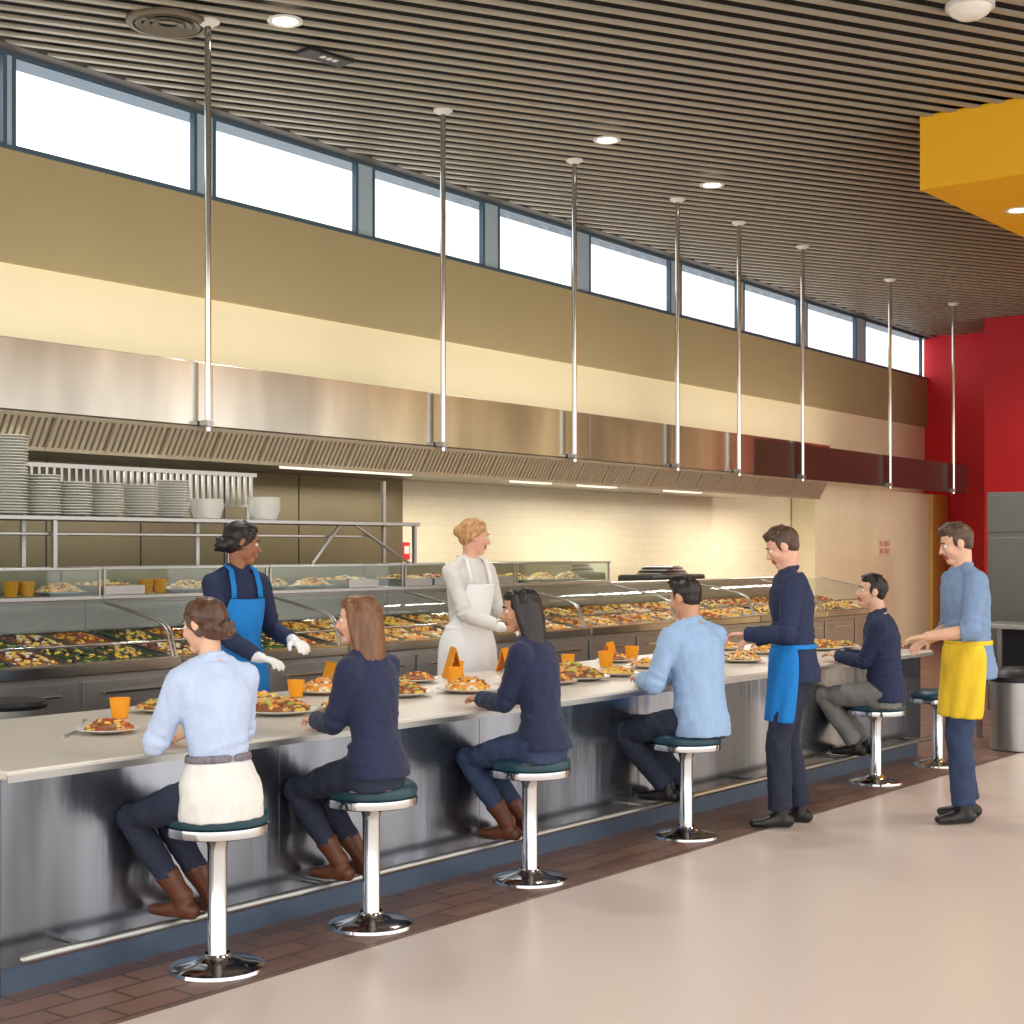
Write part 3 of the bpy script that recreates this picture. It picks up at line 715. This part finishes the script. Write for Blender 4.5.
for u,v,s in ((120,718,1.25),(296,697,1.2),(404,672,1.2),(455,684,1.3),(568,668,1.2),(606,667,1.4),(632,660,1.3),(770,648,1.3),(842,638,1.3)):
    p=P(u,v,z=CT); x,y=free(p.x,min(max(p.y,4.97),6.2),.048); cup(x,y,CT+.002,s)
for u,v,r,s in ((136,700,.6,1.8),(302,686,1.2,1.5),(402,664,.4,1.5),(455,676,.9,1.9),(632,650,.7,2.0),(575,658,.2,1.3),(762,643,.4,1.3)):
    p=P(u,v,z=CT); x,y=free(p.x,min(max(p.y,5.0),6.2),.085); napkin(x,y,CT+.002,r,s)
spots_=[(108,733,0,0),(158,712,2,0),(280,714,2,1),(318,694,3,1),(262,704,1,0),(400,696,2,1),(385,680,0,0),(468,692,3,1),(555,684,0,0),(580,680,2,1),(618,676,3,0),(646,668,1,0),(596,658,0,0),(742,662,0,1),(762,654,1,0),(728,650,1,0),(820,650,2,1),(845,645,0,0),(880,640,3,0),(905,641,2,0)]
for u,v,k,b in spots_:
    p=P(u,v,z=CT); x,y=free(p.x,min(max(p.y,5.02),6.08),.183 if b else .138); plate(x,y,CT+.001,k,bool(b))
R=random.Random(11)
for _ in range(60):
    x=R.uniform(4.7,11.2); y=R.uniform(5.3,6.1); b=R.random()<.35
    q=free(x,y,.19 if b else .145,True)
    if q: plate(q[0],q[1],CT+.001,R.randrange(4),b)
fk=empty('fork',P(84,722,z=CT)+Z*.003,math.radians(50),label="steel fork beside a plate",cat='fork')
obj('handle',boxm(-.1,.02,-.004,.004,0,.004,CHROME,.001),fk); obj('tines',boxesm([(.02,.045,-.011,.011,0,.003)]+[(.045,.085,-.011+i*.0066,-.008+i*.0066,0,.003) for i in range(4)],CHROME),fk)
kn=empty('knife',P(70,735,z=CT)+Z*.003,math.radians(40),label="steel table knife on the counter",cat='knife')
obj('handle',boxm(-.1,0,-.007,.007,0,.006,CHROME,.002),kn); obj('blade',boxm(0,.12,-.009,.008,.001,.004,CHROME,.001),kn)
# ------------------------------------------------------------ buffet line
UL=1.5; BX0=4.7; NU=8; NC=5
YF=7.65
cab=None; case=None; guard=None
for i in range(NU):
    X=BX0+i*UL
    if cab is None:
        cab=empty('buffet_cabinet',(X,YF,0),label="stainless steel buffet cabinet with doors under the food wells",cat='cabinet',group='buffet cabinets')
        obj('body',boxm(.0,UL-.006,.02,1.3,.08,.88,STEEL,.004),cab); obj('plinth',boxm(.02,UL-.02,.06,1.28,0,.08,DARK),cab)
        for q in range(2):
            dr=obj('door',boxm(q*UL/2+.02,(q+1)*UL/2-.02,0,.02,.12,.84,STEEL,.004),cab)
            obj('handle',boxm(q*UL/2+.15,(q+1)*UL/2-.15,-.03,-.015,.76,.775,CHROME,.003),dr)
        obj('top_rail',boxm(.0,UL-.004,-.03,.09,.88,.955,STEELH,.01),cab)
        obj('raised_back',boxesm([(0,UL-.004,1.0,1.3,.88,1.30),(0,.03,.09,1.0,.88,.96),(UL-.034,UL-.004,.09,1.0,.88,.96)],STEEL),cab)
    else: dup(cab,(X,YF,0))
    if i<NC:
        if case is None:
            case=empty('display_case',(X,YF+.80,1.302),label="glass fronted food display case with steel frame",cat='display case',group='display cases on the buffet')
            obj('shelf',boxm(0,UL-.004,0,.50,0,.03,STEEL,.004),case); obj('top_frame',boxesm([(0,UL-.004,.0,.03,.20,.218),(0,UL-.004,.47,.50,.20,.218),(0,.03,.03,.47,.20,.218),(UL-.034,UL-.004,.03,.47,.20,.218)],STEEL,.003),case)
            obj('post',boxm(.01,.025,.01,.025,.03,.20,STEEL),case); obj('post',boxm(UL-.029,UL-.014,.01,.025,.03,.20,STEEL),case)
            obj('back_panel',boxm(.01,UL-.014,.475,.49,.03,.20,mat('case_back_steel',(160,148,124),.35,.6,.15)),case)
            obj('glass_panel',boxm(.03,UL-.034,.012,.018,.03,.20,GLASS),case)
        else: dup(case,(X,YF+.80,1.302))
    if guard is None:
        guard=empty('sneeze_guard',(X,YF,.956),label="sloping clear glass sneeze guard on steel brackets over food wells",cat='sneeze guard',group='sneeze guards')
        arc=[(.09,.10),(.10,.15),(.14,.19),(.22,.225),(.78,.33)]
        vs=[];fs=[]
        for (yy,zz) in arc: vs+=[(.03,yy,zz),(UL-.034,yy,zz)]
        for j in range(len(arc)-1): fs.append((2*j,2*j+1,2*j+3,2*j+2))
        obj('glass',mesh(vs,fs,GLASS,smooth=True),guard)
        for xx in (.012,UL-.017):
            m=MB(); m.tube([V((xx,.05,0)),V((xx,.10,.15)),V((xx,.14,.19)),V((xx,.22,.225)),V((xx,.79,.332))],[.008]*5,n=10,hint=(1,0,0)); obj('bracket',m.mesh(V((0,0,0)),STEEL),guard)
        m=MB(); m.tube([V((0,.09,.10)),V((UL-.005,.09,.10))],[.008,.008],n=10); obj('rail',m.mesh(V((0,0,0)),CHROME),guard)
    else: dup(guard,(X,YF,.956))
panb=boxesm([(-.17,.17,-.22,-.21,-.06,0),(-.17,.17,.21,.22,-.06,0),(-.17,-.16,-.21,.21,-.06,0),(.16,.17,-.21,.21,-.06,0),(-.16,.16,-.21,.21,-.06,-.055)],STEEL)
tl=math.radians(9)
R=random.Random(3)
for i in range(NU):
    for c in range(4):
        for r in range(2):
            x=BX0+i*UL+.21+c*.36; y=YF+.32+r*.44; z=.985+r*.07
            obj('food_pan',panb,None,(x,y,z),(tl,0,0),label="rectangular steel food pan set in the buffet well",cat='food pan',group='buffet food pans')
            kk=R.choice((3,6,6,3,5,1)) if i<2 else R.choice((0,1,2,3,4,7,8,9,5))
            obj('food_heap',panheaps[kk],None,(x,y,z-.025),(tl,0,0),label="heap of mixed colourful buffet food in a steel pan",cat='food',group='food in buffet pans',kind='stuff')
    if i>=NC: continue
    x=BX0+i*UL+.16
    while x<BX0+(i+1)*UL-.16:
        k=R.randrange(4); t_=R.random()
        if t_<.2 and i<2:
            for q in range(2): o=obj('orange_cup',cupm,None,(x-.06+q*.12,YF+.95,1.333),label="orange paper cup in the display case",cat='cup',group='orange cups in display cases'); o.scale=(1.3,1.3,1.3)
            x+=.30
        elif t_<.6:
            obj('platter',platterm,None,(x+.04,YF+1.0,1.333),label="white platter of food inside the display case",cat='plate',group='plates in display cases')
            obj('food_heap',pheaps[4+k],None,(x+.04,YF+1.0,1.345),(0,0,k),label="heap of prepared food on a platter in the display case",cat='food',group='food in display cases',kind='stuff')
            x+=.42
        else:
            obj('food_pan',panb,None,(x+.02,YF+1.03,1.394),(0,0,0),label="rectangular steel food pan inside the display case",cat='food pan',group='food pans in display cases')
            obj('food_heap',panheaps[(0,2,7,8)[k]],None,(x+.02,YF+1.03,1.375),(0,0,0),label="heap of golden food in a display case pan",cat='food',group='food in display cases',kind='stuff')
            x+=.37
# overhead plate shelf
SX0,SX1=5.0,9.75; SYY=8.55; SZ=1.865; SB=1.521
sh=empty('plate_shelf',(SX0,SYY,SB),label="long stainless steel overshelf holding stacked plates",cat='shelf')
Ls=SX1-SX0-.25; zz=SZ-SB
obj('shelf_board',boxm(0,Ls,0,.42,zz-.03,zz,STEEL,.004),sh)
obj('lower_board',boxm(0,Ls-.6,.05,.38,zz-.13,zz-.11,STEEL,.004),sh)
for xx in (.9,2.4,Ls-.05):
    obj('post',boxesm([(xx-.015,xx+.015,0.01,.04,0,zz-.03)],STEEL),sh); obj('post',boxesm([(xx-.015,xx+.015,.37,.40,0,zz+(.36 if xx>3 else -.03))],STEEL),sh)
for a,b in (((Ls-.95,.02,zz-.04),(Ls-1.25,.02,.0)),((Ls-.75,.02,zz-.04),(Ls-.12,.02,.0))):
    m=MB(); m.tube([V(a),V(b)],[.014,.014],n=8); obj('brace',m.mesh(V((0,0,0)),STEEL),sh)
rk=empty('plate_rack',(SX0,SYY+.385,SZ+.002),label="slotted steel rack behind the stacked plates",cat='rack')
obj('slats',boxesm([(j*.06,j*.06+.02,0,.02,.12,.34) for j in range(50)]+[(0,3.0,-.005,.03,.34,.37),(0,3.0,-.005,.03,.10,.12)],STEEL),rk)
for xx in (.1,2.9): obj('leg',boxm(xx,xx+.025,0,.025,0,.10,STEEL),rk)
plm=lathe([(0,0),(.07,0),(.128,.014),(.129,.019),(.07,.008),(0,.008)],CELAD,28)
plw=lathe([(0,0),(.07,0),(.128,.014),(.129,.019),(.07,.008),(0,.008)],WHITEP,28)
for u,n,kd in ((8,27,0),(42,14,0),(73,12,0),(105,12,1),(140,12,1),(172,14,1)):
    p=P(u,505,Y=SYY+.14)
    for j in range(n):
        obj('plate',plm if kd==0 else plw,None,(p.x+random.uniform(-.002,.002),SYY+.14,SZ+.002+j*.0193),(0,0,0),label=("off-white" if kd==0 else "white")+" plate in a stack on the steel shelf",cat='plate',group='stacked plates on the shelf')
bowlm=lathe([(0,0),(.09,0),(.10,.01),(.125,.085),(.128,.09),(.122,.088),(.095,.018),(0,.012)],WHITEP,30)
for u,n in ((207,3),(264,4)):
    p=P(u,510,Y=SYY+.16)
    for j in range(n): obj('bowl',bowlm,None,(p.x,SYY+.16,SZ+.002+j*.028),label="white bowl in a stack on the steel shelf",cat='bowl',group='stacked bowls on the shelf')
# back cooking line along wall
def wthing(name,x,y,z,**k): return empty(name,MW@V((x,y,z)),BE,**k)
xx=wx(-10,-.9)
for i in range(7):
    w=1.75; X=xx-1.2+i*(w+.02)
    t=wthing('cooking_range',X,-1.05,0,label="stainless steel cooking range against the tiled wall",cat='range',group='cooking ranges on the wall')
    obj('body',boxm(0,w,0,.95,.1,.92,STEEL,.006),t); obj('hob',boxm(.02,w-.02,.05,.9,.92,.96,BLACK,.006),t)
    obj('control_panel',boxm(.01,w-.01,-.03,0,.78,.9,STEELH,.004),t)
    for q in range(5): obj('knob',boxm(.2+q*.3,.25+q*.3,-.06,-.03,.82,.87,BLACK,.008),t)
    for q in range(4): obj('leg',boxm(.05+(q%2)*(w-.15),.1+(q%2)*(w-.15),.05+(q//2)*.8,.1+(q//2)*.8,0,.1,STEEL),t)
wb=wthing('steel_backsplash',xx-2,-.05,.97,label="brushed steel splashback on the kitchen wall",cat='splashback')
obj('sheet',boxm(0,wx(402,-.04)-xx+2,0,.045,0,1.42,mat('splash_steel',(116,108,86),.35,.8,.15,1.2)),wb)
for j in range(6): obj('seam',boxm(1.2+j*.95,1.21+j*.95,-.004,0,0,1.42,DARK),wb)
for (u,w,h,lab) in ((515,1.0,.34,0),(585,.9,.32,1),(680,1.3,.28,0)):
    t=wthing('countertop_grill',wx(u,-.9)-w/2,-.95,.961,label="low countertop grill with black lid and steel body",cat='grill',group='countertop grills')
    obj('body',boxm(0,w,0,.6,0.03,h*.75,STEEL,.01),t); obj('lid',boxm(.03,w-.03,.03,.57,h*.75,h*1.3,BLACK,.03),t); obj('handle',boxm(w*.3,w*.7,-.05,-.03,h*.8,h*.84,CHROME,.004),t)
    obj('foot',boxm(.03,.08,.05,.1,0,.03,BLACK),t); obj('foot',boxm(w-.08,w-.03,.05,.1,0,.03,BLACK),t)
    for q in range(5):
        obj('serving_tray',boxm(-.3,.3,-.18,.18,0,.018,DARK if q%2 else STEEL,.004),None,t.matrix_basis@V((w/2,.3,h*1.3+.003+q*.021)),(0,0,.1*q),label="flat tray stacked on a countertop grill",cat='tray',group='trays on the grills')
p=P(6,700,Y=6.9)
t=empty('steel_bin',(p.x,6.9,0),label="round steel bin with dark lid behind the counter",cat='bin'); obj('body',lathe([(0,0),(.2,0),(.2,.82),(0,.82)],STEEL),t); obj('lid',lathe([(.205,.82),(.21,.84),(.2,.86),(0,.87)],DARK),t)
# far end objects
p=P(1008,752,z=0)
t=empty('waste_bin',(p.x+.2,p.y,0),label="brushed steel waste bin with dark swing lid on the floor",cat='waste bin')
obj('body',lathe([(0,0),(.2,0),(.21,.01),(.215,.56),(.2,.57),(0,.57)],STEEL),t); obj('lid',lathe([(.22,.56),(.222,.60),(.18,.65),(.08,.68),(0,.685)],DARK),t)
p=P(986,700,X=14.0)
t=empty('refrigerator',(14.0,p.y,0),label="tall stainless steel upright refrigerator with double doors",cat='refrigerator')
obj('body',boxm(.03,.8,-1.6,0,.1,2.18,STEELR,.01),t); obj('plinth',boxm(.08,.78,-1.58,-.02,0,.1,DARK),t)
for q in range(2):
    d=obj('door',boxm(0,.03,-1.59+q*.79,-.82+q*.79,.14,1.75,STEELR,.006),t); obj('handle',boxm(-.05,-.03,-.88+q*.1-.0,-.86+q*.1,.7,1.3,CHROME,.004),d)
obj('vent_panel',boxm(0,.03,-1.59,-.01,1.8,2.15,STEELR,.004),t)
p=P(990,690,X=12.75)
t=empty('prep_table',(12.75,p.y+.15,0),label="steel prep table with shelves beside the refrigerator",cat='table')
obj('tabletop',boxm(0,.6,-1.5,0,.95,.99,STEEL,.005),t); obj('shelf',boxm(.03,.57,-1.45,-.03,.45,.47,STEEL),t); obj('back_panel',boxm(.55,.59,-1.45,-.03,.05,.95,DARK),t)
for a in (0,1):
    for b in (0,1): obj('leg',boxm(.02+a*.5,.06+a*.5,-1.48+b*1.42,-1.44+b*1.42,0,.95,STEEL),t)
# wall marks
sg=wthing('wall_notice',wx(878,-.4),-.425,1.52,label="small notice with red lettering on the cream wall",cat='sign')
REDI=mat('red_ink',(196,40,48),.5)
obj('backing',boxm(0,.50,0,.02,0,.28,mat('notice_cream',(244,228,190),.6)),sg)
gl=[]
for row in range(2):
    for c_ in range(5):
        bx=.03+c_*.09; bz=.16-row*.12
        gl+=[(bx,bx+.012,-.004,0,bz,bz+.08),(bx,bx+.05,-.004,0,bz+(.0 if c_%2 else .068),bz+(.012 if c_%2 else .08))]
        if c_%3!=1: gl.append((bx+.040,bx+.052,-.004,0,bz,bz+.08))
obj('lettering',boxesm(gl,REDI),sg)
fa=wthing('fire_alarm',wx(405,-.03),-.05,1.62,label="small red fire alarm box on the wall",cat='fire alarm'); obj('box',boxm(-.06,.06,0,.05,-.09,.09,RED,.01),fa); obj('plate',boxm(-.035,.035,-.006,0,-.03,.05,WHITEM,.002),fa)
# ------------------------------------------------------------ lights and world
W=bpy.data.worlds.new('World'); S.world=W; W.use_nodes=True; bg=W.node_tree.nodes['Background']; bg.inputs['Color'].default_value=(1,.985,.965,1); bg.inputs['Strength'].default_value=2.1
for x,y in ((2,2),(6,1.5),(10.5,1),(16,4),(21,6),(6,6.9),(10,7.0),(14,7.2),(19,8),(23,7.5)):  # added fill spots with no fixtures, to brighten the room
    spot((x,y,CEIL-.06),250,135,.25)
for i in range(3):
    X=8+i*5.6
    area(MW@V((X,-.75,3.05)),(math.pi,0,BE),5.2,.2,30)
for a,e in ((7.5,28),(11,42),(14.5,50),(18,50)):
    area(MW@V((a,-1.0,2.24)),(0,0,BE),2.4,.12,e)
cam=bpy.data.cameras.new('cam'); co=bpy.data.objects.new('camera',cam); link(co); co.location=CAM; co.rotation_euler=(math.pi/2,0,PH-math.pi/2)
cam.sensor_width=36; cam.lens=F/1024*36; cam.shift_y=36/1024; cam.clip_end=200
S.camera=co
